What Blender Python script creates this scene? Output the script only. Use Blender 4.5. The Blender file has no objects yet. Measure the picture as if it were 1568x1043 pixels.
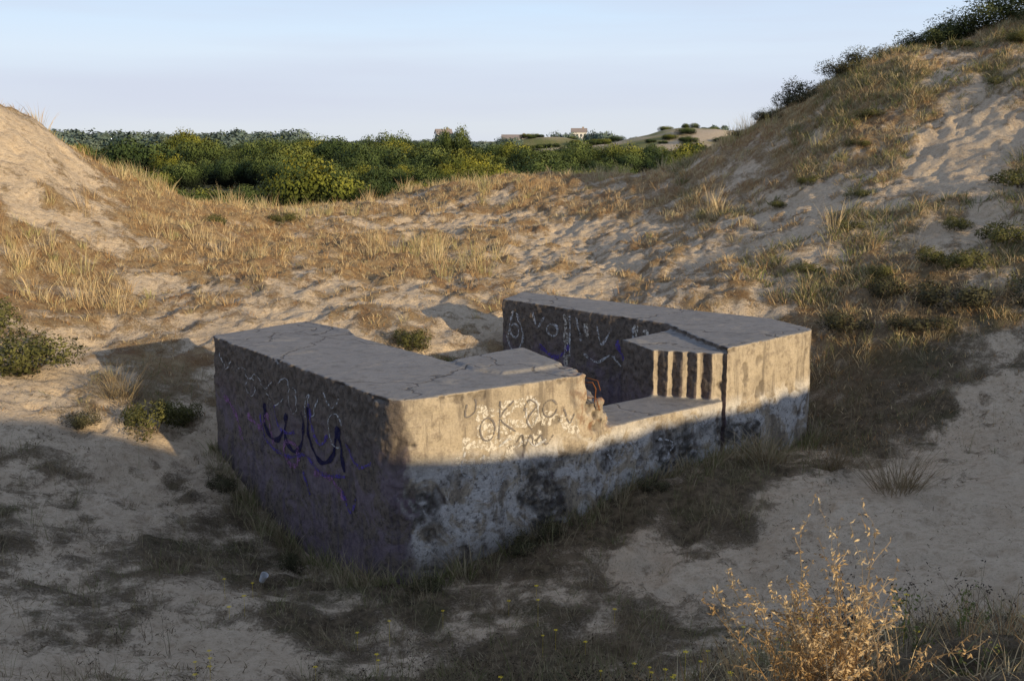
import bpy, bmesh, math, random
import numpy as np
from mathutils import Vector
from mathutils.bvhtree import BVHTree
rng=np.random.default_rng(7); random.seed(7)
scene=bpy.context.scene
# ---------------------------------------------------------------- noise
T2=rng.random((256,256)); T3=rng.random((64,64,64))
def vn2(x,y,o=0):
    x=x+o*17.3; y=y+o*9.7
    xi=np.floor(x).astype(int); yi=np.floor(y).astype(int)
    fx=x-xi; fy=y-yi; fx=fx*fx*(3-2*fx); fy=fy*fy*(3-2*fy)
    a=T2[xi&255,yi&255]; b=T2[(xi+1)&255,yi&255]; c=T2[xi&255,(yi+1)&255]; d=T2[(xi+1)&255,(yi+1)&255]
    return (a*(1-fx)+b*fx)*(1-fy)+(c*(1-fx)+d*fx)*fy-.5
def fbm(x,y,s,octv=4,o=0,g=.5):
    r=0;a=1;t=0
    c,sn=math.cos(.6),math.sin(.6)
    x=np.asarray(x,float)/s; y=np.asarray(y,float)/s
    for k in range(octv):
        r=r+a*vn2(x,y,o+k*3); t+=a; a*=g
        x,y=(x*c-y*sn)*2.03,(x*sn+y*c)*2.03
    return r/t*2
def vn3(p):
    i=np.floor(p).astype(int); f=p-i; f=f*f*(3-2*f); i&=63; j=(i+1)&63
    r=0
    for dx in (0,1):
        for dy in (0,1):
            for dz in (0,1):
                w=(f[:,0] if dx else 1-f[:,0])*(f[:,1] if dy else 1-f[:,1])*(f[:,2] if dz else 1-f[:,2])
                r=r+w*T3[(j if dx else i)[:,0],(j if dy else i)[:,1],(j if dz else i)[:,2]]
    return r-.5
def fbm3(p,s,o=3):
    r=0;a=1;q=p/s
    for k in range(o):
        r=r+a*vn3(q+k*7.7); a*=.5; q=q*2.07
    return r
# ---------------------------------------------------------------- terrain
CP=np.array([
(0,0,3.0),(0,3,2.3),(-4,0,2.8),(4,0,3.0),(1.3,3.6,2.72),(3,5,2.2),(2.7,5.6,2.0),(1,5,1.9),(0,5.5,1.45),(-2,5,1.5),(-4,5,1.7),(-8,5,2.0),
(3,7.3,1.0),(6,6,1.9),(0,7,.75),(-3,7.2,.7),(-3.3,9,.12),(0,9,.0),(2,9,.25),(4,9,.5),(7,9,1.0),(11,9,1.8),
(5,12.6,.5),(7.5,12,.9),(4,11,.35),(2,12,.22),(1.3,12.8,.35),(2.6,13.8,.5),(4.6,15.6,.3),(6.5,14.5,.75),(10,14,1.3),
(-1.0,11.0,-.1),(-2.4,12.3,-.4),(-3.4,13.6,-.25),(-4.7,15.3,.4),(-6,11,.3),(-9,11,.8),(-3.3,10.8,-.05),
(-6.4,14.4,.7),(-6.9,18.5,1.15),(-9,15,1.2),(-9,19,1.8),(-9.2,21,2.0),(-9.8,23,2.6),(-12.3,27,5.35),(-10.5,27,3.85),(-9.06,27,3.0),(-15,27,5.6),(-13,21,3.0),
(-15,32,4.6),(-11,33,3.0),
(-8.1,30,2.7),(-6.7,34,2.45),(-3.5,36,2.75),(1.3,38,3.5),(4.6,36,3.45),
(-2.9,19.5,1.3),(-2,20.5,1.42),(0,22,1.5),(-4,22,1.7),(0,27,2.0),(-5,27,2.0),(4.5,27,2.75),(0,32,2.6),(-5,31,2.3),
(-1.5,16.5,.3),(1,16,-.1),(.6,14.6,-.2),(2.6,19,1.3),(5,18,1.2),(6.3,17,1.45),(9,17,2.1),(12,17,2.9),(8,22,3.2),(11,25,5.0),(14,25,6.0),(17,21,5.0),
(4.1,32,3.4),(6.8,32,4.75),(8.3,32,5.75),(10.2,32,6.85),(12.4,32,7.3),(15,32,8.3),(20,32,9.5),(8.3,38,4.0),(12,40,5),(16,39,7),(6,38,3.2),
(-10,46,.9),(0,50,.8),(10,50,1.5),(20,50,3.5),(-20,48,1.2),(-22,30,4.),
(10,-3,3.0),(17,2,2.8),(5,-6,3.0),(-6,-6,3.0),(-14,0,2.6),(12,5,2.0),(-14,10,1.6),(25,10,3.5),(25,22,6)],float)
def tk(r2): return .5*r2*np.log(r2+1e-9)
n=len(CP)
r2=((CP[:,None,:2]-CP[None,:,:2])**2).sum(-1)
A=np.zeros((n+3,n+3)); A[:n,:n]=tk(r2)+np.eye(n)*.15
A[:n,n]=1; A[:n,n+1:]=CP[:,:2]; A[n:,:n]=A[:n,n:].T
W=np.linalg.solve(A,np.r_[CP[:,2],0,0,0])
SX,SY=.69,-.72; SN=math.hypot(SX,SY); SX/=SN; SY/=SN
SUN_EL=math.radians(11)
def sstep(a,b,x):
    t=np.clip((x-a)/(b-a),0,1); return t*t*(3-2*t)
def hbase(x,y):
    x=np.atleast_1d(np.asarray(x,float)); y=np.atleast_1d(np.asarray(y,float))
    z=np.empty(x.shape)
    for i in range(0,len(x),40000):
        xs=np.clip(x[i:i+40000],-26,28); ys=np.clip(y[i:i+40000],-9,54)
        r=(xs[:,None]-CP[:,0])**2+(ys[:,None]-CP[:,1])**2
        z[i:i+40000]=tk(r)@W[:n]+W[n]+W[n+1]*xs+W[n+2]*ys
    s=x*SX+y*SY; q=-x*SY+y*SX
    hr=np.interp(q,[-10,1.9,2.5,2.9,3.8,4.15,4.8,5.6,7,9.4,14,16.3,20,30],[5.0,5.2,5.0,4.3,4.3,5.5,5.8,5.6,4.85,4.55,4.45,4.9,5.2,5.5])  # unseen ridge behind camera, shaped to cast foreground shade; notch lets sun reach plant
    rd=-6+(hr+6)*np.exp(-((s-10)/5)**2)
    d=z-rd; z=.5*(z+rd+np.sqrt(d*d+.3))-.012
    far=.7+1.0*fbm(x,y,60,3,5)+.4*fbm(x,y,14,2,9)
    far=far+7.4*np.exp(-((x-46)/22)**2-((y-270)/30)**2)+5*np.exp(-((x-12)/18)**2-((y-340)/25)**2)+2.5*np.exp(-((x-60)/30)**2-((y-170)/22)**2)
    far=far+np.exp(-((y-280)/90)**2)*(1.6*fbm(x,y,20,3,15))
    dd=np.maximum(np.maximum(-22-x,x-25),np.maximum(y-46,-8-y))
    w=sstep(0,14,dd)
    w=np.where(dd>0,w,0)
    return z*(1-w)+far*w
def blob(x,y,cx,cy,r): return np.exp(-((x-cx)**2+(y-cy)**2)/(r*r))
def veg(x,y):
    m=.40*fbm(x,y,3.2,3,2)+.40*fbm(x,y,.9,3,11)+.32*fbm(x,y,.3,2,17)
    b=np.full(x.shape,.04)
    b+=.15*sstep(21,25,y)*(1-sstep(4,7,x))
    b-=.22*blob(x,y,-3,20.5,3.0)+.24*blob(x,y,.5,30,2.2)+.18*blob(x,y,4,28,2.5)+.14*blob(x,y,-7,24,1.6)
    b-=.42*blob(x,y,5,10.6,2.7)+.20*blob(x,y,7,13,2.5)
    b+=.30*blob(x,y,-3.2,12.2,1.7)+.30*blob(x,y,-.6,10.6,1.3)+.26*blob(x,y,1.6,12.4,.9)+.26*blob(x,y,3,13.4,.8)
    b-=.08*blob(x,y,-6,11.5,2.6)+.22*blob(x,y,-6.8,15.5,1.6)
    b+=.30*(1-sstep(5.5,8.2,y))
    b+=.25*blob(x,y,6.5,17.6,2.2)+.22*blob(x,y,9.5,18,2)
    b+=.09*sstep(5,8,x)*sstep(19,22,y)-.42*np.exp(-((x-(9.2+(y-22)*.30))/.9)**2)*sstep(18,21,y)
    b+=.25*blob(x,y,8,33,2.5)+.2*blob(x,y,13,33,2.5)
    b+=.08*blob(x,y,-11,24,4)-.5*blob(x,y,-9.6,24.4,.9)-.8*blob(x,y,-12.0,25.6,2.0)
    b+=.3*sstep(42,50,y)
    return np.clip(.5+(m+b)*1.7,0,1)
def hgt(x,y):
    x=np.atleast_1d(np.asarray(x,float)); y=np.atleast_1d(np.asarray(y,float))
    v=veg(x,y); z=hbase(x,y)
    near=np.exp(-np.maximum(0,np.hypot(x,y-20)-35)/20)
    rgh=.55+.5*sstep(15,24,y)
    smooth=1-.75*blob(x,y,5.6,10,2.8)
    z=z+near*rgh*smooth*(.15*fbm(x,y,2.2,2,21)+.15*fbm(x,y,.62,3,33)*(.5+.7*v)+.07*fbm(x,y,.2,2,41)+.06*(v-.5))
    rip=np.sin((x*.5+y*1.0+.6*fbm(x,y,1.2,2,51))*17)*.014*blob(x,y,5.4,9.8,2.8)
    f=fbm(x,y,.42,1,61); z=z-near*.07*sstep(.3,.7,f)*(1-v)+rip
    f=fbm(x,y,.34,1,64); z=z-near*.06*sstep(.3,.6,f)*(1-sstep(15,18,y))
    return z
def axis(segs):
    out=[]
    for a,b,d in segs: out+=list(np.arange(a,b,d))
    return out
def geo(start,step,end,sg):
    r=[];p=start;s=step
    while abs(p)<end:
        s*=1.22; p+=sg*s; r.append(p)
    return r
xs=axis([(-16,-8,.09),(-8,8,.055),(8,18,.08)]); xs=sorted(geo(-16,.09,3500,-1)+xs+geo(18,.08,3500,1))
ys=axis([(2.5,17,.05),(17,40,.08),(40,50,.2)]); ys=sorted(geo(2.5,.06,800,-1)+ys+geo(50,.3,4500,1)+list(range(60,420,5)))
ys=sorted(set(list(ys)+list(np.arange(-12,2.5,.35))))
xs=sorted(set(list(xs)+list(np.arange(18,34,.4))+list(range(36,150,4))+list(range(-150,-20,5))))
XX,YY=np.meshgrid(xs,ys); nx,ny=len(xs),len(ys)
X=XX.ravel();Y=YY.ravel();Z=hgt(X,Y);V=veg(X,Y)
def mkmesh(name,co,faces_flat,starts,mats,smooth=True,attrs=None,matidx=None,nrm=None):
    me=bpy.data.meshes.new(name)
    me.vertices.add(len(co)); me.vertices.foreach_set('co',np.asarray(co,np.float32).ravel())
    me.loops.add(len(faces_flat)); me.loops.foreach_set('vertex_index',np.asarray(faces_flat,np.int32))
    me.polygons.add(len(starts)); me.polygons.foreach_set('loop_start',np.asarray(starts,np.int32))
    if matidx is not None: me.polygons.foreach_set('material_index',np.asarray(matidx,np.int32))
    me.polygons.foreach_set('use_smooth',np.full(len(starts),smooth))
    for m in mats: me.materials.append(m)
    if attrs:
        for k,v in attrs.items():
            a=me.color_attributes.new(k,'FLOAT_COLOR','POINT'); a.data.foreach_set('color',np.asarray(v,np.float32).ravel())
    me.update(calc_edges=True); me.validate()
    if nrm is not None and len(me.vertices)==len(nrm): me.normals_split_custom_set_from_vertices([tuple(v) for v in nrm])
    return me
def addobj(name,me,parent=None,loc=(0,0,0),rz=0,sc=1):
    o=bpy.data.objects.new(name,me); scene.collection.objects.link(o)
    o.location=loc; o.rotation_euler=(0,0,rz); o.scale=(sc,)*3 if not hasattr(sc,'__len__') else sc
    if parent: o.parent=parent
    return o
# ---------------------------------------------------------------- node helpers
class NT:
    def __init__(s,name,rough=.95):
        s.m=bpy.data.materials.new(name); s.m.use_nodes=True; s.t=s.m.node_tree; s.n=s.t.nodes; s.l=s.t.links
        s.b=s.n['Principled BSDF']; s.b.inputs['Roughness'].default_value=rough
        s.b.inputs['Specular IOR Level'].default_value=.15
        s.pos=s.n.new('ShaderNodeNewGeometry')
    def set(s,inp,v):
        if isinstance(v,bpy.types.NodeSocket): s.l.new(v,inp)
        else:
            if inp.type=='RGBA' and len(v)==3: v=(*v,1)
            inp.default_value=v
    def noise(s,scale,det=4,rough=.55,dist=0,vec=None):
        n=s.n.new('ShaderNodeTexNoise'); n.inputs['Scale'].default_value=scale; n.inputs['Detail'].default_value=det
        n.inputs['Roughness'].default_value=rough; n.inputs['Distortion'].default_value=dist
        s.l.new(vec or s.pos.outputs['Position'],n.inputs['Vector']); return n.outputs['Fac']
    def vor(s,scale,feat='F1',vec=None):
        n=s.n.new('ShaderNodeTexVoronoi'); n.feature=feat; n.inputs['Scale'].default_value=scale
        s.l.new(vec or s.pos.outputs['Position'],n.inputs['Vector']); return n.outputs['Distance']
    def math(s,op,a,b=0,cl=False):
        n=s.n.new('ShaderNodeMath'); n.operation=op; n.use_clamp=cl; s.set(n.inputs[0],a); s.set(n.inputs[1],b); return n.outputs[0]
    def ramp(s,f,a,b,lo=0.,hi=1.):
        n=s.n.new('ShaderNodeMapRange'); n.interpolation_type='SMOOTHSTEP'; s.set(n.inputs[0],f)
        n.inputs[1].default_value=a; n.inputs[2].default_value=b; n.inputs[3].default_value=lo; n.inputs[4].default_value=hi; return n.outputs[0]
    def mix(s,f,a,b,bt='MIX'):
        n=s.n.new('ShaderNodeMix'); n.data_type='RGBA'; n.blend_type=bt; s.set(n.inputs[0],f); s.set(n.inputs[6],a); s.set(n.inputs[7],b); return n.outputs[2]
    def attr(s,name):
        n=s.n.new('ShaderNodeAttribute'); n.attribute_name=name; p=s.n.new('ShaderNodeSeparateColor'); s.l.new(n.outputs['Color'],p.inputs[0]); return n.outputs['Color'],p.outputs
    def col(s,c): s.set(s.b.inputs['Base Color'],c)
    def bump(s,h,st=.5,d=.02):
        n=s.n.new('ShaderNodeBump'); n.inputs['Strength'].default_value=st; n.inputs['Distance'].default_value=d; s.l.new(h,n.inputs['Height'])
        s.l.new(n.outputs[0],s.b.inputs['Normal'])
    def xyz(s,o):
        n=s.n.new('ShaderNodeSeparateXYZ'); s.l.new(o,n.inputs[0]); return n.outputs
# ground material
g=NT('sand_and_thatch')
_,c=g.attr('Cov')
n1=g.noise(1.3,4); n2=g.noise(9,5,.65); n3=g.noise(45,4,.7); n4=g.noise(4,4,.6,.5); n5=g.noise(.9,4,.6)
sand=g.mix(n1,(.54,.41,.275),(.77,.62,.44)); sand=g.mix(g.ramp(n2,.43,.72,0,.65),sand,(.40,.285,.18)); sand=g.mix(g.ramp(n3,.54,.68,0,.65),sand,(.25,.18,.115))
th=g.mix(g.ramp(n4,.3,.7),(.36,.215,.10),(.58,.42,.23)); th=g.mix(g.ramp(n5,.5,.66,0,.6),th,(.33,.175,.085)); th=g.mix(g.ramp(n3,.45,.7,0,.6),th,(.17,.11,.055))
moss=g.mix(g.ramp(n2,.35,.65),(.105,.078,.048),(.26,.195,.12)); moss=g.mix(g.ramp(n5,.5,.65,0,.5),moss,(.10,.10,.04))
th=g.mix(c[1],th,moss)
gr=g.mix(g.ramp(n2,.35,.65),(.09,.11,.03),(.26,.25,.085)); th=g.mix(c[2],th,gr)
vf=g.math('ADD',c[0],g.math('MULTIPLY',g.math('SUBTRACT',n2,.5),1.1)); vf=g.math('ADD',vf,g.math('MULTIPLY',g.math('SUBTRACT',n3,.5),.9))
vf=g.ramp(vf,.32,.86)
g.col(g.mix(vf,sand,th))
hb=g.math('ADD',n2,g.math('MULTIPLY',n3,g.math('ADD',g.math('MULTIPLY',vf,.5),.4)))
g.bump(hb,.95,.09)
dark=np.clip(1-sstep(14,19,Y)+.7*blob(X,Y,7,18,3.2)+.25*fbm(X,Y,1.5,2,71),0,1)
green=np.clip(sstep(45,58,Y)*.85+.5*sstep(.1,.6,fbm(X,Y,1.8,2,81))*sstep(6,8,X)*sstep(16,20,Y)-.5*sstep(50,60,Y)*sstep(0,.4,fbm(X,Y,25,3,88)),0,1)
V2=np.where(Y>60,.78+.5*fbm(X,Y,22,3,91)-.30*(Y>200)*(Y<310)*(X>0)+.5*fbm(X,Y,8,2,95)*(Y<400),V)
co=np.c_[X,Y,Z]
I=(np.arange(ny-1)[:,None]*nx+np.arange(nx-1)[None,:]).ravel()
F=np.c_[I,I+1,I+nx+1,I+nx].ravel()
me=mkmesh('dune_ground',co,F,np.arange(len(I))*4,[g.m],True,{'Cov':np.c_[V2,dark,green,np.ones(len(X))]})
addobj('dune_ground',me)
# ---------------------------------------------------------------- bunker
def prism(bm,pts,z0,z1):
    vb=[bm.verts.new((x,y,z0)) for x,y in pts]; vt=[bm.verts.new((x,y,z1)) for x,y in pts]
    bm.faces.new(vb[::-1]); bm.faces.new(vt)
    k=len(pts)
    for i in range(k): bm.faces.new((vb[i],vb[(i+1)%k],vt[(i+1)%k],vt[i]))
def ccw(p):
    a=sum(p[i][0]*p[(i+1)%len(p)][1]-p[(i+1)%len(p)][0]*p[i][1] for i in range(len(p)))
    return p if a>0 else p[::-1]
def roundc(p0,p1,p2,r,k=7):
    p0,p1,p2=map(np.array,(p0,p1,p2)); a=p1+(p0-p1)/np.linalg.norm(p0-p1)*r; b=p1+(p2-p1)/np.linalg.norm(p2-p1)*r
    return [tuple((1-t)**2*a+2*t*(1-t)*p1+t*t*b) for t in np.linspace(0,1,k)]
P1=(-4.26,15.26);P2=(-1.22,11.22);P3=(.90,12.66);P4=(.14,14.22);P5=(-.78,13.40);P6=(-3.17,16.45)
Bn=(3.03,14.46);Br=(4.43,15.76)
bm=bmesh.new()
prism(bm,ccw(roundc(P6,P1,P2,.14)+roundc(P1,P2,P3,.42)+[P3,P4,P5,P6]),-.9,1.90)
prism(bm,ccw([(-.72,13.36),(-.45,12.85),(-.1,12.62),(.35,12.90),(.62,13.15),P4]),1.5,1.935)
prism(bm,ccw([P6,(-2.6,15.85),(-2.35,15.6),(-2.2,15.2)]),1.5,1.925)
prism(bm,ccw([(.78,12.9),(.93,12.68),(1.05,12.80),(.95,13.4),(.6,13.6)]),-.9,1.55)
prism(bm,ccw([(.8,12.75),(1.08,12.80),(1.16,13.1),(1.0,13.6),(.6,13.6)]),-.9,1.34)
prism(bm,ccw([P3,(2.80,14.24),(2.75,14.6),(1.9,14.55),(1.18,13.98),(.7,13.7)]),-.9,1.20)
prism(bm,ccw([(-.16,18.9),(2.32,16.33),(2.62,15.1),(2.86,14.30)]+[Bn]+roundc(Bn,Br,(4.02,16.78),.2)+[(4.02,16.78),(.19,19.83)]),-.9,1.90)
e=np.array([.75,.66]);e/=np.linalg.norm(e);nn=np.array([.66,-.75]);nn/=np.linalg.norm(nn)
q=np.array([1.90,14.48]); zz=[(1.58,15.31),tuple(q)]
for k in range(4):
    q=q+e*.105; zz.append(tuple(q)); q=q+nn*.165; zz.append(tuple(q))
q=q+e*.09; zz.append(tuple(q)); zz+=[(2.95,14.4),(2.9,15.2),(2.4,16.2)]
prism(bm,ccw(zz),-.9,1.83)
bmesh.ops.recalc_face_normals(bm,faces=bm.faces)
me=bpy.data.meshes.new('tmp'); bm.to_mesh(me); bm.free()
tmp=addobj('tmp',me)
md=tmp.modifiers.new('r','REMESH'); md.mode='VOXEL'; md.voxel_size=.022
md=tmp.modifiers.new('s','SMOOTH'); md.iterations=2; md.factor=.5
dg=bpy.context.evaluated_depsgraph_get(); me=bpy.data.meshes.new_from_object(tmp.evaluated_get(dg))
bpy.data.objects.remove(tmp)
N=len(me.vertices); C=np.empty(N*3,np.float32); me.vertices.foreach_get('co',C); C=C.reshape(-1,3).astype(float)
Nn=np.empty(N*3,np.float32); me.vertex_normals.foreach_get('vector',Nn); Nn=Nn.reshape(-1,3).astype(float)
up=np.clip(Nn[:,2],0,1); left=np.clip(Nn@np.array([-.79,-.61,0]),0,1); front=np.clip(Nn@np.array([.60,-.80,0]),0,1)
d=(1-up)*(.026*fbm3(C,.45,2)+.014*fbm3(C+5,.12,3))+up*(.010*fbm3(C,.9,2)+.004*fbm3(C,.08,2))
d+=left*(1-front)**2*.042*fbm3(C+11,.07,2)*sstep(.8,1.4,C[:,2])+left*.014*fbm3(C+11,.075,2)
pit=sstep(.24,.46,fbm3(C+3,.22,3)); d-=front*pit*.028
cob=sstep(.0,.2,fbm3(C*np.array([1,1,1.3])+31,.55,2))*sstep(1.15,.8,C[:,2]); d+=front*cob*.06*fbm3(C+9,.045,1)
rim=np.exp(-((C[:,2]-1.88)/.045)**2)*(1-up**4); d-=rim*.06*sstep(.05,.45,fbm3(C+50,.20,3))
brk=np.exp(-((C[:,0]-.98)**2+(C[:,1]-12.8)**2)/.10)*sstep(1.1,1.3,C[:,2]); d+=brk*.16*fbm3(C+70,.16,3)
C2=C+Nn*d[:,None]
me.vertices.foreach_set('co',C2.astype(np.float32).ravel()); me.update()
me.polygons.foreach_set('use_smooth',np.ones(len(me.polygons),bool))
a=me.color_attributes.new('Cav','FLOAT_COLOR','POINT')
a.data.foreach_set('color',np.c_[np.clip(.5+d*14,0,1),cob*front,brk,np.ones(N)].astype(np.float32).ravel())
c=NT('weathered_concrete',.9)
ac,av=c.attr('Cav')
nr=c.xyz(c.pos.outputs['Normal']); ps=c.xyz(c.pos.outputs['Position'])
upm=c.ramp(nr[2],.55,.8)
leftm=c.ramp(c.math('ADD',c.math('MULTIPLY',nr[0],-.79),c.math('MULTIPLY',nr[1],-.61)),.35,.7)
k1=c.noise(1.6,5,.6,.4);k2=c.noise(7,6,.7);k3=c.noise(40,4,.7);k4=c.noise(2.4,5,.65,.8);k5=c.noise(16,5,.7)
mp=c.n.new('ShaderNodeMapping'); mp.inputs['Scale'].default_value=(5,5,.6); c.l.new(c.pos.outputs['Position'],mp.inputs[0])
stk=c.noise(1.4,5,.7,0,mp.outputs[0])
wall=c.mix(k1,(.36,.295,.215),(.56,.47,.355)); wall=c.mix(c.ramp(k2,.48,.68,0,.7),wall,(.19,.15,.115))
wall=c.mix(c.ramp(stk,.48,.66,0,.75),wall,(.17,.14,.11))
low=c.math('MULTIPLY',c.ramp(ps[2],1.3,1.0),c.ramp(k4,.42,.54)); wall=c.mix(c.math('MULTIPLY',low,.9),wall,(.66,.63,.60))
wall=c.mix(c.math('MULTIPLY',c.ramp(ps[2],1.2,.9),c.ramp(k5,.5,.66,0,.85)),wall,(.11,.10,.09))
wall=c.mix(c.math('MULTIPLY',av[1],c.ramp(k2,.35,.6,.3,.95)),wall,(.07,.065,.06))
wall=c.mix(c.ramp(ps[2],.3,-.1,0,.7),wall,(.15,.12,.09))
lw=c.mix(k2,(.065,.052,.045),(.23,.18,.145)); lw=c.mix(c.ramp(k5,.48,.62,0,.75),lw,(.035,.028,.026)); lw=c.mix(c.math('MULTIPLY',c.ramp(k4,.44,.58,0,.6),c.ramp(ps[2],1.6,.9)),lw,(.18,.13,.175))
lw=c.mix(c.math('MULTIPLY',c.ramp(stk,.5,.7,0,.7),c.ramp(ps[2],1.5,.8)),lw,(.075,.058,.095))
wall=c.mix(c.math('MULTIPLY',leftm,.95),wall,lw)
rf=c.mix(k1,(.20,.19,.18),(.31,.29,.27)); rf=c.mix(c.ramp(k2,.48,.68,0,.5),rf,(.12,.11,.10)); rf=c.mix(c.ramp(k4,.56,.7,0,.55),rf,(.42,.36,.28))
wv=c.n.new('ShaderNodeVectorMath'); wv.operation='ADD'; nz=c.n.new('ShaderNodeTexNoise'); nz.inputs['Scale'].default_value=1.7; nz.inputs['Detail'].default_value=5
c.l.new(c.pos.outputs['Position'],nz.inputs['Vector']); c.l.new(c.pos.outputs['Position'],wv.inputs[0]); c.l.new(nz.outputs['Color'],wv.inputs[1])
ck=c.vor(.45,'DISTANCE_TO_EDGE',wv.outputs[0]); crack=c.ramp(ck,.002,.009,1,0)
rf=c.mix(c.math('MULTIPLY',crack,.7),rf,(.06,.05,.045))
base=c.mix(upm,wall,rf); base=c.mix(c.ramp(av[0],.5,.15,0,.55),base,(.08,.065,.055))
base=c.mix(c.math('MULTIPLY',c.math('MULTIPLY',av[2],c.ramp(k2,.48,.6)),.6),base,(.28,.11,.04))
base=c.mix(c.ramp(k3,.4,.7,0,.35),base,(.13,.115,.10))
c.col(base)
hh=c.math('MULTIPLY',c.math('ADD',k2,c.math('MULTIPLY',k3,.5)),c.math('SUBTRACT',1,c.math('MULTIPLY',upm,.65)))
c.bump(c.math('SUBTRACT',hh,c.math('MULTIPLY',crack,c.math('MULTIPLY',upm,.4))),.8,.03)
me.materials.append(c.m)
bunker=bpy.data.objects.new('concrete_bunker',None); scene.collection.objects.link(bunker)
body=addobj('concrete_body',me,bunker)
bvh=BVHTree.FromObject(body,bpy.context.evaluated_depsgraph_get())
def paintmat(name,colr,wear=.5):
    p=NT(name,.6); p.col(colr); tr=p.n.new('ShaderNodeBsdfTransparent'); mx=p.n.new('ShaderNodeMixShader')
    f=p.ramp(p.noise(22,4,.7),wear-.06,wear+.10); p.l.new(f,mx.inputs[0]); p.l.new(tr.outputs[0],mx.inputs[1]); p.l.new(p.b.outputs[0],mx.inputs[2])
    p.l.new(mx.outputs[0],p.n['Material Output'].inputs[0]); return p.m
pw=paintmat('worn_white_spray',(.50,.49,.49),.47); pg=paintmat('worn_grey_spray',(.17,.15,.14),.42); pwh=paintmat('pale_block_spray',(.60,.55,.48),.49)
pb=paintmat('dark_blue_spray',(.015,.013,.05),.36); pp=paintmat('pink_spray',(.26,.13,.26),.47); pu=paintmat('violet_spray',(.10,.07,.28),.46)
def catmull(pts,step=.02):
    out=[];P=[pts[0]]+list(pts)+[pts[-1]]
    for i in range(1,len(P)-2):
        p0,p1,p2,p3=[np.array(v,float) for v in P[i-1:i+3]]
        m=max(2,int(np.linalg.norm(p2-p1)/step))
        for t in np.linspace(0,1,m,endpoint=False):
            out.append(.5*((2*p1)+(-p0+p2)*t+(2*p0-5*p1+4*p2-p3)*t*t+(-p0+3*p1-3*p2+p3)*t**3))
    out.append(np.array(pts[-1],float)); return out
def strokes(name,origin,du,mat,lines,w=.022,off=.007):
    o=np.array([*origin,0.]); u=np.array([*du,0.]); u/=np.linalg.norm(u); nrm=Vector((u[1],-u[0],0))
    vs=[];fs=[]
    K=(-1,0,1) if w<.05 else (-1,-.6,-.2,.2,.6,1)
    for ln in lines:
        pts=catmull(ln); prev=None
        for i,p in enumerate(pts):
            t=pts[min(i+1,len(pts)-1)]-pts[max(i-1,0)]; t/= (np.linalg.norm(t)+1e-9); s=np.array([-t[1],t[0]])
            ids=[]
            for k in K:
                pq=p+s*k*w*.5*(.85+.3*math.sin(i*.4)); wp=Vector(o+u*pq[0]+np.array([0,0,pq[1]]))
                h=bvh.ray_cast(wp+nrm*.6,-nrm,1.2)
                if h[0] is None: ids=None;break
                vs.append(h[0]+nrm*off); ids.append(len(vs)-1)
            if prev and ids:
                for a_ in range(len(K)-1): fs.append((prev[a_],prev[a_+1],ids[a_+1],ids[a_]))
            prev=ids
    m=bpy.data.meshes.new(name); m.from_pydata(vs,[],fs); m.materials.append(mat); m.polygons.foreach_set('use_smooth',[True]*len(fs)); addobj(name,m,bunker)
def loop(cx,cy,rx,ry,a0=0,a1=360,k=10):
    return [(cx+rx*math.cos(math.radians(t)),cy+ry*math.sin(math.radians(t))) for t in np.linspace(a0,a1,k)]
FD=(P3[0]-P2[0],P3[1]-P2[1])
strokes('spray_block',P2,FD,pwh,[[(1.0,1.64),(1.3,1.62),(1.6,1.68),(1.85,1.6)],[(1.0,1.46),(1.5,1.44),(1.9,1.48)],[(.8,1.3),(1.4,1.26),(1.9,1.22)],[(.7,1.1),(1.1,1.04),(1.5,1.1)],[(1.9,1.45),(2.2,1.4),(2.4,1.2)]],.17,.004)
strokes('spray_letters',P2,FD,pg,[loop(1.14,1.44,.10,.13),[(1.32,1.74),(1.29,1.30)],[(1.50,1.72),(1.32,1.54),(1.52,1.36)],
  [(1.64,1.58),(1.70,1.70),(1.80,1.62),(1.68,1.46),(1.76,1.34)],[(.88,1.76),(.86,1.62),(.98,1.66),(1.0,1.80)],[(1.55,1.22),(1.62,1.30),(1.66,1.16),(1.74,1.28),(1.8,1.14),(1.88,1.26),(1.95,1.14),(2.05,1.24)],loop(2.0,1.56,.10,.10),[(2.2,1.55),(2.28,1.35),(2.36,1.5)]],.022,.010)
strokes('spray_scrawl',P2,FD,pw,[[(1.3,1.22),(1.45,1.28),(1.55,1.16),(1.68,1.24),(1.8,1.14),(1.95,1.2)],loop(1.75,1.55,.08,.16),[(.85,1.25),(.8,1.0),(1.0,.92),(1.1,1.15)],[(1.2,.95),(1.25,.7),(1.4,.9)]],.022,.010)
strokes('spray_long_face',P3,(1.9,1.58),pw,[[(.3,.95),(.5,.7),(.7,.95),(.9,.7)],[(1.2,.9),(1.5,.8),(1.4,.6)],[(1.9,1.1),(2.1,.9),(2.3,1.1)]],.03,.008)
LD=(P2[0]-P1[0],P2[1]-P1[1])
strokes('spray_blue_tag',P1,LD,pb,[[(1.75,1.25),(1.72,1.0),(1.9,.84),(2.15,.86),(2.3,1.0)],[(2.4,1.25),(2.35,.95),(2.55,.80),(2.75,.90),(2.85,1.15),(2.82,1.36)],[(3.0,1.45),(3.02,1.05),(3.3,.84),(3.6,.98),(3.72,1.36)],[(3.72,1.36),(3.8,1.1),(3.88,.85)]],.07)
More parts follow.
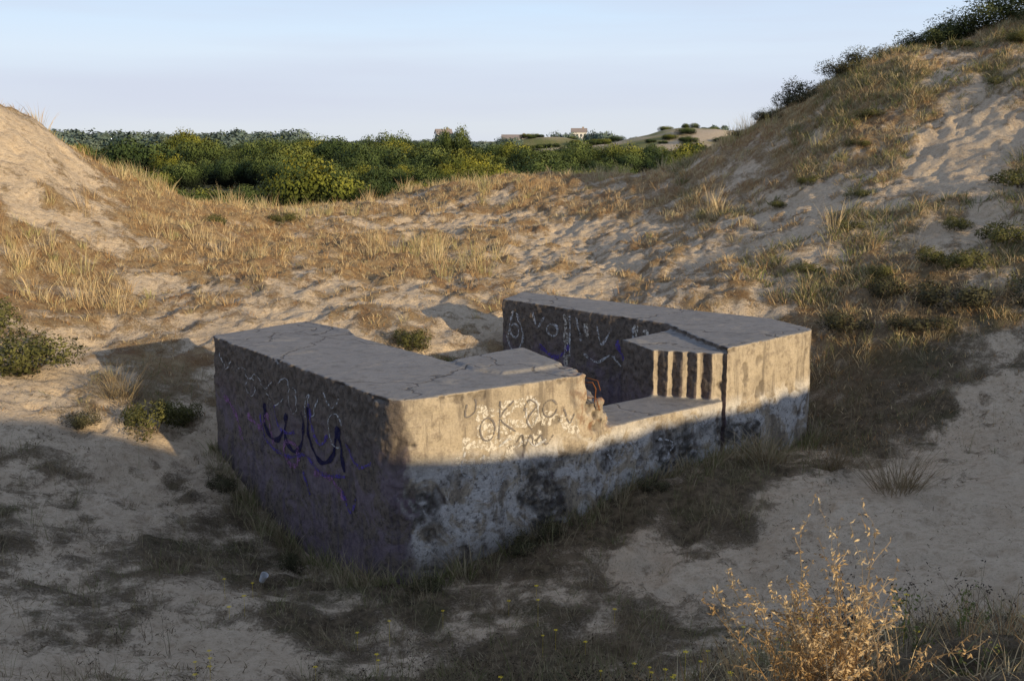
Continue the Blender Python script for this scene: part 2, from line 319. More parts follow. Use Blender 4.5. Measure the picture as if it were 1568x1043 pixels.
strokes('spray_white_tag',P1,LD,pw,[[(.9,1.55),(1.1,1.62),(1.3,1.5),(1.5,1.6),(1.75,1.45),(2.0,1.58)],loop(1.35,1.4,.14,.12),loop(2.6,1.45,.12,.16),[(2.9,1.3),(3.0,1.6),(3.1,1.35),(3.25,1.6)],[(1.8,1.4),(2.1,1.3),(2.3,1.42)],loop(3.7,1.3,.18,.2,30,300),[(.3,1.7),(.5,1.5),(.7,1.65)],[(2.2,1.6),(2.4,1.7),(2.5,1.6)],[(3.4,1.7),(3.6,1.55),(3.8,1.7)]],.016)
strokes('spray_pink_tag',P1,LD,pp,[[(1.2,1.0),(1.6,.9),(1.8,1.1),(2.0,.75)],loop(2.5,.75,.2,.15),[(3.1,.65),(3.5,.7),(3.9,.5)],[(.4,1.1),(.8,.9),(1.0,.6)]],.08)
strokes('spray_violet_tag',P1,LD,pu,[[(1.6,1.1),(1.8,.75),(2.4,.70),(2.9,.82),(3.3,.70),(3.9,.8)],[(2.1,1.3),(2.15,1.05),(2.4,1.0),(2.6,1.05)],[(3.05,1.5),(3.12,1.2),(3.3,1.05),(3.5,1.2)],[(3.8,.6),(4.0,.4),(4.15,.6)],[(2.8,.6),(3.0,.35)],[(3.9,1.2),(4.2,1.0),(4.5,1.1)]],.045,.010)
BD=(2.48,-2.57)
strokes('spray_panel_tag',(-.16,18.9),BD,pw,[[(.12,1.2),(.28,1.72),(.5,1.3),(.3,1.0),(.12,1.2)],loop(.3,1.38,.1,.12),[(.75,1.75),(.85,1.5),(1.0,1.7)],[(1.6,1.8),(1.6,1.1)],[(1.75,1.78),(1.85,1.4)],loop(1.2,1.5,.13,.1),[(2.2,1.7),(2.3,1.4),(2.5,1.68)],[(2.95,1.75),(2.93,1.2)],[(3.1,1.6),(3.15,1.3),(3.3,1.5)],[(1.9,1.2),(2.2,1.1),(2.5,1.25),(2.7,1.1)]],.042)
strokes('spray_panel_drips',(-.16,18.9),BD,pwh,[[(1.5,1.8),(1.52,.9)],[(1.95,1.7),(2.0,1.45)],[(3.0,1.8),(3.0,1.0)],[(3.2,1.75),(3.25,1.3)]],.10)
strokes('spray_violet_panel',(-.16,18.9),BD,pu,[[(2.6,1.5),(2.8,1.2),(3.1,1.1)],[(.9,1.2),(1.3,1.05),(1.6,1.3)]],.08)
rm=NT('rusted_iron'); rm.col(rm.mix(rm.noise(30),(.10,.035,.015),(.28,.11,.04)))
def tube(name,pts,r,mat,parent=None):
    cu=bpy.data.curves.new(name,'CURVE'); cu.dimensions='3D'; cu.bevel_depth=r; cu.bevel_resolution=2; s=cu.splines.new('POLY'); s.points.add(len(pts)-1)
    for i,p in enumerate(pts): s.points[i].co=(*p,1)
    o=bpy.data.objects.new(name,cu); scene.collection.objects.link(o); dgx=bpy.context.evaluated_depsgraph_get()
    m=bpy.data.meshes.new_from_object(o.evaluated_get(dgx)); bpy.data.objects.remove(o); m.materials.append(mat); return addobj(name,m,parent)
tube('rebar_1',[(.88,12.72,1.78),(.95,12.64,1.80),(.99,12.65,1.72),(.98,12.68,1.55)],.007,rm.m,bunker)
tube('rebar_2',[(.9,12.9,1.80),(1.02,12.78,1.79),(1.05,12.74,1.68)],.006,rm.m,bunker)
tube('rebar_3',[(.88,12.72,1.60),(1.0,12.68,1.60),(1.04,12.70,1.45)],.006,rm.m,bunker)
# ---------------------------------------------------------------- vegetation
def foliage(name,ramp,trans=.25,useobj=False):
    p=NT(name,.75); _,ch=p.attr('Tint')
    cr=p.n.new('ShaderNodeValToRGB'); p.l.new(ch[0],cr.inputs[0]); el=cr.color_ramp.elements
    while len(el)<len(ramp): el.new(.5)
    for i,cc in enumerate(ramp): el[i].position=i/(len(ramp)-1); el[i].color=(*cc,1)
    colr=cr.outputs[0]
    if useobj:
        oi=p.n.new('ShaderNodeObjectInfo'); rd=oi.outputs['Random']
        colr=p.mix(p.ramp(rd,.5,1,0,.9),colr,p.mix(1,colr,(2.1,1.6,.8),'MULTIPLY')); colr=p.mix(p.ramp(rd,.4,.0,0,.8),colr,p.mix(1,colr,(.5,.6,.7),'MULTIPLY'))
    p.col(colr)
    if trans>0:
        tl=p.n.new('ShaderNodeBsdfTranslucent'); p.l.new(colr,tl.inputs[0]); mx=p.n.new('ShaderNodeMixShader'); mx.inputs[0].default_value=trans
        p.l.new(p.b.outputs[0],mx.inputs[1]); p.l.new(tl.outputs[0],mx.inputs[2]); p.l.new(mx.outputs[0],p.n['Material Output'].inputs[0])
    return p.m
straw=foliage('dry_grass_blades',[(.33,.18,.08),(.49,.33,.16),(.70,.56,.34),(.34,.33,.13)],.2)
mutedg=foliage('dull_grass_blades',[(.14,.10,.055),(.25,.19,.11),(.42,.34,.21),(.16,.175,.06)],.15)
def blades(name,bx,by,L,wd,lean,mat,tint,zoff=-.01,phi=None):
    m=len(bx); bz=hgt(bx,by)+zoff
    phi=rng.random(m)*6.283 if phi is None else phi
    dx,dy=np.cos(phi),np.sin(phi)
    a2=rng.random(m)*6.283; sx,sy=np.cos(a2),np.sin(a2)
    co=np.zeros((m,5,3))
    for j,(k,wf) in enumerate(((0,1),(0,-1),(.55,.8),(.55,-.8),(1,0))):
        h=L*(lean*k*.6+lean*k*k*.6); v=L*k*np.sqrt(np.clip(1-(lean*.7*k)**2,.1,1))
        co[:,j,0]=bx+dx*h+sx*wd*wf*.5; co[:,j,1]=by+dy*h+sy*wd*wf*.5; co[:,j,2]=bz+v
    base=np.arange(m)[:,None]*5
    f=(base+np.array([0,1,3,0,3,2,2,3,4])).ravel()
    t=np.repeat(tint,5); return addobj(name,mkmesh(name,co.reshape(-1,3),f,np.arange(m*3)*3,[mat],True,{'Tint':np.c_[t,t,t,np.ones_like(t)]}))
BP=[[P1,P2,P3,P4,P5,P6],[P3,(2.8,14.24),(1.9,14.55),(.7,13.7)],[(-.16,18.9),(2.32,16.33),(1.58,15.31),(1.9,14.5),(2.75,14.15),Bn,Br,(4.02,16.78),(.19,19.83)]]
def inpoly(x,y,P):
    ins=np.zeros(x.shape,bool); k=len(P)
    for i in range(k):
        x1,y1=P[i];x2,y2=P[(i+1)%k]
        ins^=((y1>y)!=(y2>y))&(x<(x2-x1)*(y-y1)/(y2-y1+1e-12)+x1)
    return ins
def clear(x,y):
    r=np.zeros(x.shape,bool)
    for P in BP: r|=inpoly(x,y,P)
    return ~r
def scatter(nmax,x0,x1,y0,y1,thr,pw=1.):
    x=rng.uniform(x0,x1,nmax); y=rng.uniform(y0,y1,nmax); v=veg(x,y)
    k=(rng.random(nmax)<np.clip((v-thr)/(1-thr),0,1)**pw)&clear(x,y)&(np.abs(x)<.56*y+2.5)&(rng.random(nmax)>.95*blob(x,y,-12,25.6,2.0)); return x[k],y[k]
def tufts(name,tx,ty,nb,L,rad,wd,mat,leanm=.6,tmean=.5):
    m=len(tx); idx=np.repeat(np.arange(m),nb); t=len(idx)
    th=rng.random(m); ph=rng.random(t)*6.283; rr=rng.random(t)**.6
    sz=(.4+rng.random(m)**1.5*1.2)[idx]
    bx=tx[idx]+np.cos(ph)*rr*rad*sz; by=ty[idx]+np.sin(ph)*rr*rad*sz
    Ls=L*sz*(.5+.7*rng.random(t)); ln=np.clip(leanm*(.25+rr)*(.5+rng.random(t)),0,1.2)
    tint=np.clip(tmean+(th[idx]-.5)*.7+rng.normal(0,.12,t),0,1)
    return blades(name,bx,by,Ls,wd*(.6+.8*rng.random(t)),ln,mat,tint,phi=ph+rng.normal(0,.4,t))
def patch(x,y,s,o,lo):
    k=fbm(x,y,s,2,o)>lo; return x[k],y[k]
x,y=scatter(8000,-17,8,19,42,.42); tufts('marram_grass',x,y,10,.17,.10,.010,straw,.6,.48)
x,y=scatter(3800,-17,8,20,42,.42); x,y=patch(x,y,2.4,101,.20); tufts('tall_marram_grass',x,y,26,.42,.15,.009,straw,.42,.66)
x,y=scatter(7500,4,18,17,35,.40); tufts('slope_grass',x,y,12,.16,.10,.010,straw,.8,.5)
x,y=scatter(11000,4.5,18,17,35,.30); x,y=patch(x,y,1.6,111,-.05); tufts('slope_green_grass',x,y,18,.20,.17,.012,mutedg,.8,.86)
x,y=scatter(100000,-15,16,14.5,40,.18)
blades('dry_thatch',x,y,.04+.08*rng.random(len(x)),.007+.008*rng.random(len(x)),.4+.8*rng.random(len(x)),straw,np.clip(rng.normal(.28,.22,len(x)),0,.9))
x,y=scatter(110000,-8,9,5,17,.0,1.5)
blades('short_turf',x,y,.02+.06*rng.random(len(x)),.004+.005*rng.random(len(x)),.5+.7*rng.random(len(x)),mutedg,np.clip(rng.normal(.5,.3,len(x)),0,1))
x=rng.uniform(-9,10,30000); y=rng.uniform(6,20,30000); k=clear(x,y)&(fbm(x,y,.8,3,131)>-.05)&(rng.random(30000)>.8*blob(x,y,5.5,10,2.6)); x,y=x[k],y[k]
blades('dead_litter',x,y,.02+.06*rng.random(len(x)),.006+.008*rng.random(len(x)),np.full(len(x),1.2),mutedg,np.clip(rng.normal(.15,.15,len(x)),0,.5))
x,y=scatter(5000,-8,9,5,18,.28); tufts('bunker_side_grass',x,y,12,.17,.10,.005,mutedg,.6,.68)
x,y=scatter(1600,-8,9,6,18,.25); tufts('thin_dry_stems',x,y,4,.38,.06,.004,mutedg,.3,.65)
def shell(x0,y0,x1,y1,k,off,sp=.18):
    t=rng.random(k); dx,dy=x1-x0,y1-y0; l=math.hypot(dx,dy); o=off+np.abs(rng.normal(0,sp,k)); return x0+dx*t+dy/l*o,y0+dy*t-dx/l*o
for nm,(a,b,k) in {'wall_foot_grass':(P2,(2.8,14.24),150),'wall_foot_grass.001':(P1,P2,170),'wall_foot_grass.002':((2.8,14.24),Br,60)}.items():
    x,y=shell(*a,*b,k,.03); tufts(nm,x,y,14,.24,.09,.007,mutedg,.6,.75)
for (cx,cy,s) in ((4.7,12.7,.42),(4.1,13.6,.25),(-5.9,16.1,.4),(3.4,13.9,.3)):
    tufts('grass_tussock',np.array([cx]+[cx+.1,cx-.12]),np.array([cy,cy+.1,cy-.06]),90,s,.16,.007,mutedg,1.0,.45)
bark=NT('bark'); bark.col(bark.mix(bark.noise(8),(.06,.045,.03),(.16,.12,.085)))
def cloud(name,mat,nl,size,lobes,flat=.8,stems=7,trunk=None,seed=0,asp=.5,dome=False):
    r=np.random.default_rng(seed); lb=[]
    for k in range(lobes):
        a=r.random()*6.283; d_=r.random()**.5*.66
        zc=.35+r.random()*.55*(1-d_*.7) if not dome else .25+(.66-.25)*math.sqrt(max(0,1-(d_/.75)**2))*(.7+.4*r.random())
        lb.append((math.cos(a)*d_,math.sin(a)*d_,zc,.2+r.random()*.2))
    lb=np.array(lb); pick=r.integers(0,lobes,nl); L=lb[pick]
    v=r.normal(size=(nl,3)); v/=np.linalg.norm(v,axis=1)[:,None]; rad=L[:,3]*(.6+.45*r.random(nl)**.5)*(1+(.07 if dome else .12)*r.normal(size=nl))
    c0=np.c_[L[:,0],L[:,1],L[:,2]*flat]+v*rad[:,None]; c0[:,2]=np.abs(c0[:,2])
    whole=c0-np.array([0,0,.15]); whole/=np.linalg.norm(whole,axis=1)[:,None]
    nrm=.75*v+.65*whole; nrm/=np.linalg.norm(nrm,axis=1)[:,None]
    gn=nrm+.6*r.normal(size=(nl,3)); gn/=np.linalg.norm(gn,axis=1)[:,None]; gn*=np.sign((gn*nrm).sum(1)+1e-6)[:,None]
    a=np.cross(gn,r.normal(size=(nl,3))); a/=np.linalg.norm(a,axis=1)[:,None]; b=np.cross(gn,a)
    s=size*(.5+r.random(nl))[:,None]
    co=np.stack([c0-a*s,c0-b*s*asp,c0+a*s,c0+b*s*asp],1).reshape(-1,3)
    sn=nrm+(.15 if dome else .35)*gn; sn/=np.linalg.norm(sn,axis=1)[:,None]
    f=np.arange(nl*4); st=np.arange(nl)*4
    if dome: tint=.36+1.25*(c0[:,2]/.95-.55)+.07*r.normal(size=nl)+.25*(r.random(lobes)[pick]-.5)+.35*(v[:,2]*.5)  # leaf colour carries the shading: dark base for occlusion, bright lit top
    else: tint=.34+.7*(c0[:,2]/.9-.5)+.10*r.normal(size=nl)+.22*(r.random(lobes)[pick]-.5)+.25*(rad/L[:,3]-.95)  # weaker painted occlusion: low and inner leaves get darker tints
    tint=np.repeat(np.clip(tint,0,1),4); mi=np.zeros(nl,int)
    vs=[co];fl=[f];sts=[st];mis=[mi];ts=[tint];nv=len(co);nf=len(f);ns=[np.repeat(sn,4,0)]
    for k in range(stems):
        Lb=lb[r.integers(0,lobes)]; w=.018 if trunk is None else trunk
        p0=np.array([r.normal()*.05,r.normal()*.05,-.05]); p1=np.array([Lb[0]*.35,Lb[1]*.35,Lb[2]*flat*.45]); p2=np.array([Lb[0],Lb[1],Lb[2]*flat])
        rings=[]
        for p,wr in ((p0,w),(p1,w*.6),(p2,w*.15)):
            for j in range(5):
                an=j*6.283/5; rings.append(p+np.array([math.cos(an)*wr,math.sin(an)*wr,0])); ns.append(np.array([[math.cos(an),math.sin(an),0.]]))
        ff=[]
        for lv in range(2):
            for j in range(5): ff+=[nv+lv*5+j,nv+lv*5+(j+1)%5,nv+(lv+1)*5+(j+1)%5,nv+(lv+1)*5+j]
        vs.append(np.array(rings)); fl.append(np.array(ff)); sts.append(nf+np.arange(10)*4); mis.append(np.ones(10,int)); ts.append(np.full(15,.3)); nv+=15; nf+=40
    t=np.concatenate(ts)
    return mkmesh(name,np.concatenate(vs),np.concatenate(fl),np.concatenate(sts),[mat,bark.m],True,{'Tint':np.c_[t,t,t,np.ones_like(t)]},np.concatenate(mis),np.concatenate(ns))
fg=foliage('green_foliage',[(.006,.010,.005),(.022,.034,.011),(.070,.098,.026),(.17,.20,.055)],.0,True)  # near-black to light green range serves the shading painted over crown height
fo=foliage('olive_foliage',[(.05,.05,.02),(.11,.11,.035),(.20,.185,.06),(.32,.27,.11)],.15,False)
fd=foliage('dark_shrub_foliage',[(.035,.033,.02),(.075,.07,.036),(.12,.11,.05),(.16,.15,.06)],.1,False)
ff_=foliage('hazy_foliage',[(.07,.10,.10),(.10,.15,.13),(.14,.18,.14),(.18,.21,.15)],.0,False)  # aerial haze put into the leaf colour as a bluish tint
fcr=foliage('crest_foliage',[(.03,.04,.015),(.08,.09,.03),(.17,.18,.055),(.28,.27,.09)],.15,False)
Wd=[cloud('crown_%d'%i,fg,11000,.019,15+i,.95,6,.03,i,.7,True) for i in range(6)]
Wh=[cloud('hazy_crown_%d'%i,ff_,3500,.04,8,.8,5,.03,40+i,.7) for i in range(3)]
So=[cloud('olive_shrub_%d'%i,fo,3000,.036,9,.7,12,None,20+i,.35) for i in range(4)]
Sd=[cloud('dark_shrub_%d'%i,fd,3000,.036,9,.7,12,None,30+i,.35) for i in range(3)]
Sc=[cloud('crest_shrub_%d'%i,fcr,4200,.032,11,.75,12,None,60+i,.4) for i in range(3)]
wood=bpy.data.objects.new('shrub_woodland',None); scene.collection.objects.link(wood)
cnt=0
R=random.Random(3)
def tree(px,py,h,w=1.1):
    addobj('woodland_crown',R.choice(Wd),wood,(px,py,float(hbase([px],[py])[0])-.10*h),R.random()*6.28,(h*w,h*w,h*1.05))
placed=[]
for i in range(4500):
    y_=50+R.random()**1.0*130; x_=R.uniform(-.58,.36)*y_; u_=x_/y_
    f1=float(fbm(np.array([x_]),np.array([y_]),13,2,13)[0])
    if f1<(-.02 if u_<-.02 else .05) and y_<105: continue
    if f1<-.2: continue
    z_=float(hbase([x_],[y_])[0])
    grow=.5+.5*math.tanh((y_-92)/22)
    top=2.2+grow*(2.5 if u_>-.03 else 3.1)
    if -.34<u_<-.08 and y_>105: top+=1.5*max(0,.5+float(fbm(np.array([x_]),np.array([y_]),17,1,47)[0]))*1.3
    if u_<-.36: top-=.8*grow
    h=max(.9,(top-z_)*R.uniform(.5,1.15)); w_=R.uniform(.75,1.15); r_=h*w_*.85
    if any((x_-a)**2+(y_-b)**2<((r_+c_)*.80)**2 for a,b,c_ in placed): continue
    placed.append((x_,y_,r_)); tree(x_,y_,h,w_); cnt+=1
for (px,py,h) in ((-9.0,52,4.0),(-7.7,53,3.3),(-10.4,54,3.0),(12,75,3.4),(16,80,3.6),(9,72,2.8),(20,84,3.7),(14,70,2.6),(5,76,2.6),(24,82,3.6)): tree(px,py,h,.85)
scrub=bpy.data.objects.new('far_dune_scrub',None); scene.collection.objects.link(scrub)
for i in range(620):
    y_=R.uniform(195,345); x_=R.uniform(-.05,.34)*y_
    if float(fbm(np.array([x_]),np.array([y_]),12,2,33)[0])<-.05: continue
    h=R.uniform(.7,2.2); addobj('scrub_crown',R.choice(Wd),scrub,(x_,y_,float(hbase([x_],[y_])[0])-.3),R.random()*6,(h*1.4,h*1.4,h))
far=bpy.data.objects.new('distant_treeline',None); scene.collection.objects.link(far)
for i in range(420):
    y_=R.uniform(240,420); u_=R.uniform(-.55,.55) if R.random()<.5 else R.uniform(-.55,-.2); x_=u_*y_
    if 0.0<u_<.34: continue
    h=R.uniform(3.8,7) if u_<-.2 else R.uniform(2.8,5)
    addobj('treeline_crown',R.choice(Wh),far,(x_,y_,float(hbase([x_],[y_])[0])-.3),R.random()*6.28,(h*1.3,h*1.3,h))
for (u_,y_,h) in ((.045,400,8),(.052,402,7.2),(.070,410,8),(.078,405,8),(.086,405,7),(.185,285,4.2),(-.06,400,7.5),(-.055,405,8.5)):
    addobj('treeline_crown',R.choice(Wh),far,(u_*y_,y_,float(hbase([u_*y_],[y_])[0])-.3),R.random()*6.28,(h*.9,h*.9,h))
def plant(name,meshes,lst,sink=.05):
    for (px,py,r_,h_) in lst:
        addobj(name,R.choice(meshes),None,(px,py,float(hgt([px],[py])[0])-sink),R.random()*6.28,(r_,r_,h_))
plant('round_tree',Wd,[(-6.0,118,2.1,6.5)])
plant('olive_shrub',So,[(-7.5,16.9,1.0,.8),(-8.6,17.6,.9,.8),(-5.15,15.3,.6,.65),(-4.9,15.9,.4,.45),(-1.8,18.9,.5,.55),(-1.2,18.3,.35,.4),
 (6.8,22,.45,.3),(7,26,.4,.3),(9,28,.5,.3),(10,21.8,.8,.5),(13,29,.7,.4),(7.4,19.6,.5,.4),(8.4,20.8,.4,.4),(11.6,27,.4,.3),(6.6,19.5,.35,.35),(-7.6,28,.6,.4),(-6.2,30,.6,.4),
 (5.6,20.6,.5,.3),(8.8,19.6,.7,.5),(11.8,23,.5,.3),(10.6,19.8,.8,.5),(12,30.4,.5,.3),(9.6,19.6,.7,.55),(7.9,19.0,.6,.5),(10.2,20.6,.6,.45),(6.2,25.5,.4,.25),(7.6,24,.5,.3),(8.2,26.6,.4,.25)],.04)
plant('crest_shrub',Sc,[(11.8,32.6,1.0,.7),(12.7,32.8,1.2,.9),(13.5,32.3,1.2,.9),(14.3,32.3,1.4,1.0),(15.3,31.6,1.4,1.1),(14.0,30.6,1.0,.6),(15.2,30.2,1.0,.7),(16.3,31,1.4,1.1),(13.1,33.4,1.2,.8)],.05)
plant('dark_shrub',Sd,[(8.0,32.3,.7,.6),(8.7,32.6,.9,.75),(9.4,32.4,.8,.6),(10.2,32.8,.9,.7),(10.9,32.6,.7,.5),(11.6,33,.8,.55),(7.3,32,.6,.4),(6.6,32,.5,.3),(8.4,31.6,.6,.4),(9.6,31.8,.6,.4),(5.6,18.2,.6,.45),(7.3,17.9,.8,.6),(8.5,17.4,.8,.7),(9.6,18.6,.8,.6),(6.4,18.8,.5,.5),(9.2,17.6,.7,.5),(6.6,17.4,.6,.35),
 (-2.55,12.1,.22,.32),(-.9,11.05,.22,.25),(.15,11.9,.30,.28),(.45,12.05,.22,.3),(-3.9,14.3,.3,.3),(1.75,12.95,.25,.2),(-6.1,15,.4,.3)],.03)
# ---------------------------------------------------------------- foreground dry plants
def stemplant(name,cx,cy,mat,nst,H,spread,leaf,lsize,wst=.006,tintm=.6,subs=4,seed=0,tips=0):
    r=np.random.default_rng(seed); z0=float(hgt([cx],[cy])[0])-.02; vs=[];fs=[];ts=[]
    def seg(p,q,w0,w1,t):
        d_=q-p; s1=np.cross(d_,[0.3,.9,.1]); s1/=np.linalg.norm(s1)+1e-9; s2=np.cross(d_,s1); s2/=np.linalg.norm(s2)+1e-9; b=len(vs)
        for pt,w in ((p,w0),(q,w1)):
            for an in (0,2.09,4.19): vs.append(pt+(s1*math.cos(an)+s2*math.sin(an))*w)
        for j in range(3): fs.append((b+j,b+(j+1)%3,b+3+(j+1)%3,b+3+j))
        ts.extend([t]*6)
    def leafq(p,s,t):
        a=r.normal(size=3); a/=np.linalg.norm(a); b_=np.cross(a,r.normal(size=3)); b_/=np.linalg.norm(b_); c_=np.cross(a,b_); b=len(vs)
        vs.extend([p,p+a*s*.5+b_*s*.22,p+a*s+c_*s*.35,p+a*s*.5-b_*s*.22]); fs.append((b,b+1,b+2,b+3)); ts.extend([t]*4)
    for i in range(nst):
        an=r.random()*6.283; ln=spread*r.random()**.7; h=H*(.5+.55*r.random()); p=np.array([cx+r.normal()*.04,cy+r.normal()*.04,z0]); dirv=np.array([math.cos(an)*ln,math.sin(an)*ln,1.]); dirv/=np.linalg.norm(dirv); t=np.clip(tintm+r.normal()*.15,0,1)
        K=9
        for k in range(K):
            dirv=dirv+r.normal(size=3)*.09; dirv/=np.linalg.norm(dirv); q=p+dirv*h/K; w=wst*(1-.75*k/K); tk_=t*(.35+.65*min(1,k/4)); seg(p,q,w*.5,w*.45,tk_)
            if k>1:
                for _ in range(leaf): leafq(q+r.normal(size=3)*.006,lsize*(.5+r.random()),np.clip(tk_+r.normal()*.15,0,1))
                if r.random()<subs/K:
                    pp_=q.copy(); dd=dirv+r.normal(size=3)*.6; dd[2]=abs(dd[2])*.6+.2; dd/=np.linalg.norm(dd)
                    for m_ in range(4):
                        qq=pp_+dd*h*.055; dd=dd+r.normal(size=3)*.2; dd/=np.linalg.norm(dd); seg(pp_,qq,w*.3,w*.25,t); pp_=qq
                        for _ in range(leaf): leafq(pp_,lsize*(.4+.8*r.random()),np.clip(t+r.normal()*.15,0,1))
                    for _ in range(tips): leafq(pp_+r.normal(size=3)*.004,lsize*.8,.0)
            p=q
        for _ in range(tips+leaf*3): leafq(p+r.normal(size=3)*.008,lsize*1.1,np.clip(t+.1,0,1) if tips==0 else 0.)
    V_=np.array(vs); fl=np.array(fs).ravel(); ts=np.array(ts)
    return addobj(name,mkmesh(name,V_,fl,np.arange(len(fs))*4,[mat],False,{'Tint':np.c_[ts,ts,ts,np.ones_like(ts)]}))
gold=foliage('golden_dry_plant',[(.16,.09,.045),(.48,.32,.15),(.80,.64,.40)],.3)
weed=foliage('seed_weed',[(.05,.035,.022),(.14,.10,.06),(.26,.21,.12)],.1)
grn=foliage('fresh_weed',[(.09,.10,.035),(.17,.19,.06),(.26,.27,.10)],.3)
for k,(cx,cy,H_,ns,sp) in enumerate(((1.12,3.66,.64,14,.42),(1.04,3.78,.46,12,.6),(1.22,3.64,.62,12,.40),(1.12,3.60,.34,22,1.1),(1.03,3.64,.54,10,.4),(1.26,3.72,.44,12,.7))):
    stemplant('golden_dry_plant',cx,cy,gold,ns,H_,sp,2,.020,.0075,.58,6,50+k)
for k in range(44):
    cx=R.uniform(-.6,2.9); cy=R.uniform(4.4,6.8); stemplant('seed_weed',cx,cy,weed,6,R.uniform(.2,.42),.6,0,.016,.004,.6,5,80+k,3)
for k in range(26):
    cx=R.uniform(-4,.8); cy=R.uniform(6.8,9.5); stemplant('seed_weed',cx,cy,weed,4,R.uniform(.25,.5),.4,0,.018,.005,.9,4,120+k,3)
for k,(cx,cy) in enumerate(((1.75,3.8),(.55,4.2),(1.95,4.4),(1.6,4.2))):
    stemplant('green_weed',cx,cy,grn,5,.28,1.0,1,.022,.004,.5,3,160+k)
x=rng.uniform(-1.5,3.2,12000); y=rng.uniform(3.3,7.2,12000)
blades('foreground_turf',x,y,.03+.09*rng.random(12000),.003+.003*rng.random(12000),.4+.8*rng.random(12000),mutedg,np.clip(rng.normal(.5,.3,12000),0,1))
x=rng.uniform(-1.5,3.2,260); y=rng.uniform(3.4,7.2,260); tufts('foreground_grass',x,y,16,.20,.07,.004,straw,.7,.4)
yf=NT('yellow_petals',.6); yf.col((.80,.58,.03)); vs=[];fs=[]
for k in range(60):
    px,py=(R.uniform(-.4,2.7),R.uniform(4.0,6.6)) if k<36 else (R.uniform(-3,1),R.uniform(8,11.2))
    z_=float(hgt([px],[py])[0])+R.uniform(.06,.28); s=R.uniform(.009,.014)*(1 if k<36 else 1.4)
    for j in range(5):
        an=j*1.2566; b=len(vs); vs+=[(px,py,z_),(px+math.cos(an-.4)*s,py+math.sin(an-.4)*s,z_+s*.4),(px+math.cos(an)*s*1.4,py+math.sin(an)*s*1.4,z_+s*.3),(px+math.cos(an+.4)*s,py+math.sin(an+.4)*s,z_+s*.4)]; fs.append((b,b+1,b+2,b+3))
    b=len(vs); vs+=[(px-.0012,py,z_-.3),(px+.0012,py,z_-.3),(px+.001,py,z_),(px-.001,py,z_)]; fs.append((b,b+1,b+2,b+3))
m=bpy.data.meshes.new('yellow_flowers'); m.from_pydata(vs,[],fs); m.materials.append(yf.m); addobj('yellow_flowers',m)
lm=NT('white_plastic',.4); lm.col((.6,.6,.6))
bm=bmesh.new()
prev=None
for (r_,z_) in ((0,0),(.028,0),(.03,.01),(.038,.09),(.040,.092),(.036,.09),(.028,.012),(0,.012)):
    ring=[bm.verts.new((r_*math.cos(a*6.283/16),r_*math.sin(a*6.283/16),z_)) for a in range(16)]
    if prev:
        for a in range(16): bm.faces.new((prev[a],prev[(a+1)%16],ring[(a+1)%16],ring[a]))
    prev=ring
bmesh.ops.remove_doubles(bm,verts=bm.verts,dist=1e-5)
me=bpy.data.meshes.new('plastic_cup'); bm.to_mesh(me); bm.free(); me.materials.append(lm.m)
px,py=-2.75,11.4
o=addobj('plastic_cup',me,None,(px,py,float(hgt([px],[py])[0])+.02),.5,1.1); o.rotation_euler=(.5,.3,.4)
# ---------------------------------------------------------------- distant houses
wm=NT('white_render'); wm.col((.66,.64,.61)); tm=NT('weathered_tiles'); tm.col(tm.mix(tm.noise(1),(.24,.20,.18),(.34,.28,.25))); gm=NT('window_glass',.2); gm.col((.08,.09,.10))
def house(px,py,w,dp,h,rh,zb):
    e_=bpy.data.objects.new('white_house',None); scene.collection.objects.link(e_); e_.location=(px,py,zb); e_.rotation_euler=(0,0,R.uniform(-.3,.3))
    bm=bmesh.new(); prism(bm,[(-w/2,-dp/2),(w/2,-dp/2),(w/2,dp/2),(-w/2,dp/2)],-4,h)
    for s in (-1,1):
        v=[bm.verts.new((s*w/2,-dp/2,h)),bm.verts.new((s*w/2,dp/2,h)),bm.verts.new((s*w/2,0,h+rh))]; bm.faces.new(v)
    m=bpy.data.meshes.new('walls'); bm.to_mesh(m); bm.free(); m.materials.append(wm.m); addobj('walls',m,e_)
    m=bpy.data.meshes.new('roof'); W2=w/2+.3; D2=dp/2+.4; m.from_pydata([(-W2,-D2,h-.1),(W2,-D2,h-.1),(W2,0,h+rh+.15),(-W2,0,h+rh+.15),(-W2,D2,h-.1),(W2,D2,h-.1)],[],[(0,1,2,3),(3,2,5,4)]); m.materials.append(tm.m); addobj('roof',m,e_)
    vs=[];fs=[]
    for k in range(4):
        xx=-w/2+w*(k+.5)/4
        b=len(vs); lo=0 if k==1 else .9
        vs+=[(xx-.4,-dp/2-.02,lo),(xx+.4,-dp/2-.02,lo),(xx+.4,-dp/2-.02,2.0),(xx-.4,-dp/2-.02,2.0)]; fs.append((b,b+1,b+2,b+3))
    m=bpy.data.meshes.new('windows_and_door'); m.from_pydata(vs,[],fs); m.materials.append(gm.m); addobj('windows_and_door',m,e_)
    ch=bmesh.new(); prism(ch,[(w*.2,-.4),(w*.2+.8,-.4),(w*.2+.8,.4),(w*.2,.4)],h+rh*.5,h+rh+.7); m=bpy.data.meshes.new('chimney'); ch.to_mesh(m); ch.free(); m.materials.append(tm.m); addobj('chimney',m,e_)
house(-27,440,6,5,3.0,1.6,4.4); house(27,450,6,5,2.8,1.4,5.2); house(2,450,12,6,2.2,1.3,3.4)
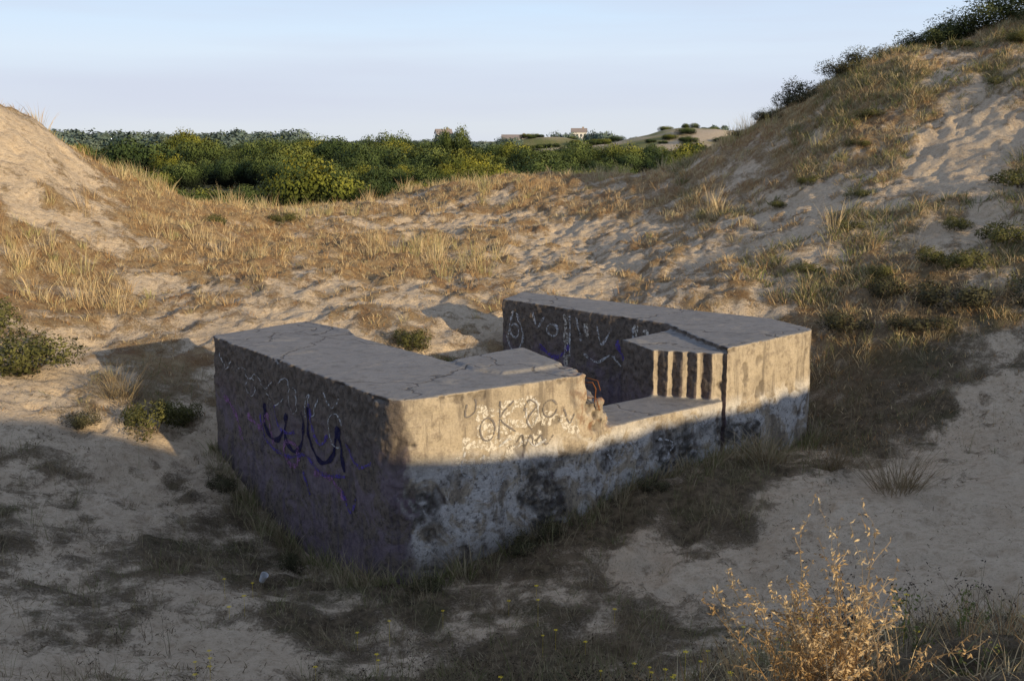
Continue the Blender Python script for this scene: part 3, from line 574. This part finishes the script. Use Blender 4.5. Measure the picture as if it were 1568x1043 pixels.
# ---------------------------------------------------------------- light, sky, camera
sv=Vector((SX*math.cos(SUN_EL),SY*math.cos(SUN_EL),math.sin(SUN_EL)))
L=bpy.data.lights.new('sun','SUN'); L.energy=5; L.angle=math.radians(.5); L.color=(1,.80,.50)
lo=bpy.data.objects.new('sun',L); scene.collection.objects.link(lo); lo.rotation_euler=sv.to_track_quat('Z','Y').to_euler(); lo.location=(20,-20,20)
w=bpy.data.worlds.new('World'); scene.world=w; w.use_nodes=True; nt=w.node_tree
sk=nt.nodes.new('ShaderNodeTexSky'); sk.sky_type='NISHITA'; sk.sun_disc=False; sk.sun_elevation=SUN_EL; sk.sun_rotation=math.atan2(SX,SY); sk.air_density=1.0; sk.dust_density=.3; sk.ozone_density=1.5
bg=nt.nodes['Background']; bg.inputs[1].default_value=.12
tc=nt.nodes.new('ShaderNodeTexCoord'); sp=nt.nodes.new('ShaderNodeSeparateXYZ'); nt.links.new(tc.outputs['Generated'],sp.inputs[0])
mpn=nt.nodes.new('ShaderNodeMapping'); mpn.inputs['Scale'].default_value=(1.2,1.2,14); nt.links.new(tc.outputs['Generated'],mpn.inputs[0])
cn=nt.nodes.new('ShaderNodeTexNoise'); cn.inputs['Scale'].default_value=1.6; cn.inputs['Detail'].default_value=4; nt.links.new(mpn.outputs[0],cn.inputs['Vector'])
cr=nt.nodes.new('ShaderNodeValToRGB'); nt.links.new(sp.outputs[2],cr.inputs[0]); el=cr.color_ramp.elements
st=[(0,(.74,.79,.85)),(.045,(.68,.75,.89)),(.075,(.73,.84,.98)),(.13,(.63,.82,1.05)),(.35,(.33,.45,.68)),(1,(.16,.23,.40))]
while len(el)<len(st): el.new(.5)
for i,(p,cc) in enumerate(st): el[i].position=p; el[i].color=(*cc,1)
def wmix(f,a,b,bt='MIX'):
    m=nt.nodes.new('ShaderNodeMix'); m.data_type='RGBA'; m.blend_type=bt
    for i,v in ((0,f),(6,a),(7,b)):
        if isinstance(v,bpy.types.NodeSocket): nt.links.new(v,m.inputs[i])
        else: m.inputs[i].default_value=v
    return m.outputs[2]
mr=nt.nodes.new('ShaderNodeMapRange'); mr.inputs[1].default_value=.42; mr.inputs[2].default_value=.7; mr.inputs[4].default_value=.7; nt.links.new(cn.outputs['Fac'],mr.inputs[0])
colr=wmix(mr.outputs[0],cr.outputs[0],(.65,.70,.85,1))
sc=nt.nodes.new('ShaderNodeVectorMath'); sc.operation='SCALE'; sc.inputs[3].default_value=1/.12; nt.links.new(colr,sc.inputs[0])
nt.links.new(wmix(.95,sk.outputs[0],sc.outputs[0]),bg.inputs[0])
cam=bpy.data.cameras.new('camera'); co_=bpy.data.objects.new('camera',cam); scene.collection.objects.link(co_); scene.camera=co_
cam.lens=38.6; cam.sensor_width=36; cam.clip_end=6000; co_.location=(0,0,4.6); co_.rotation_euler=(math.radians(79.7),0,0)
scene.view_settings.view_transform='Standard'; scene.view_settings.look='None'; scene.view_settings.exposure=0
print('done',cnt)
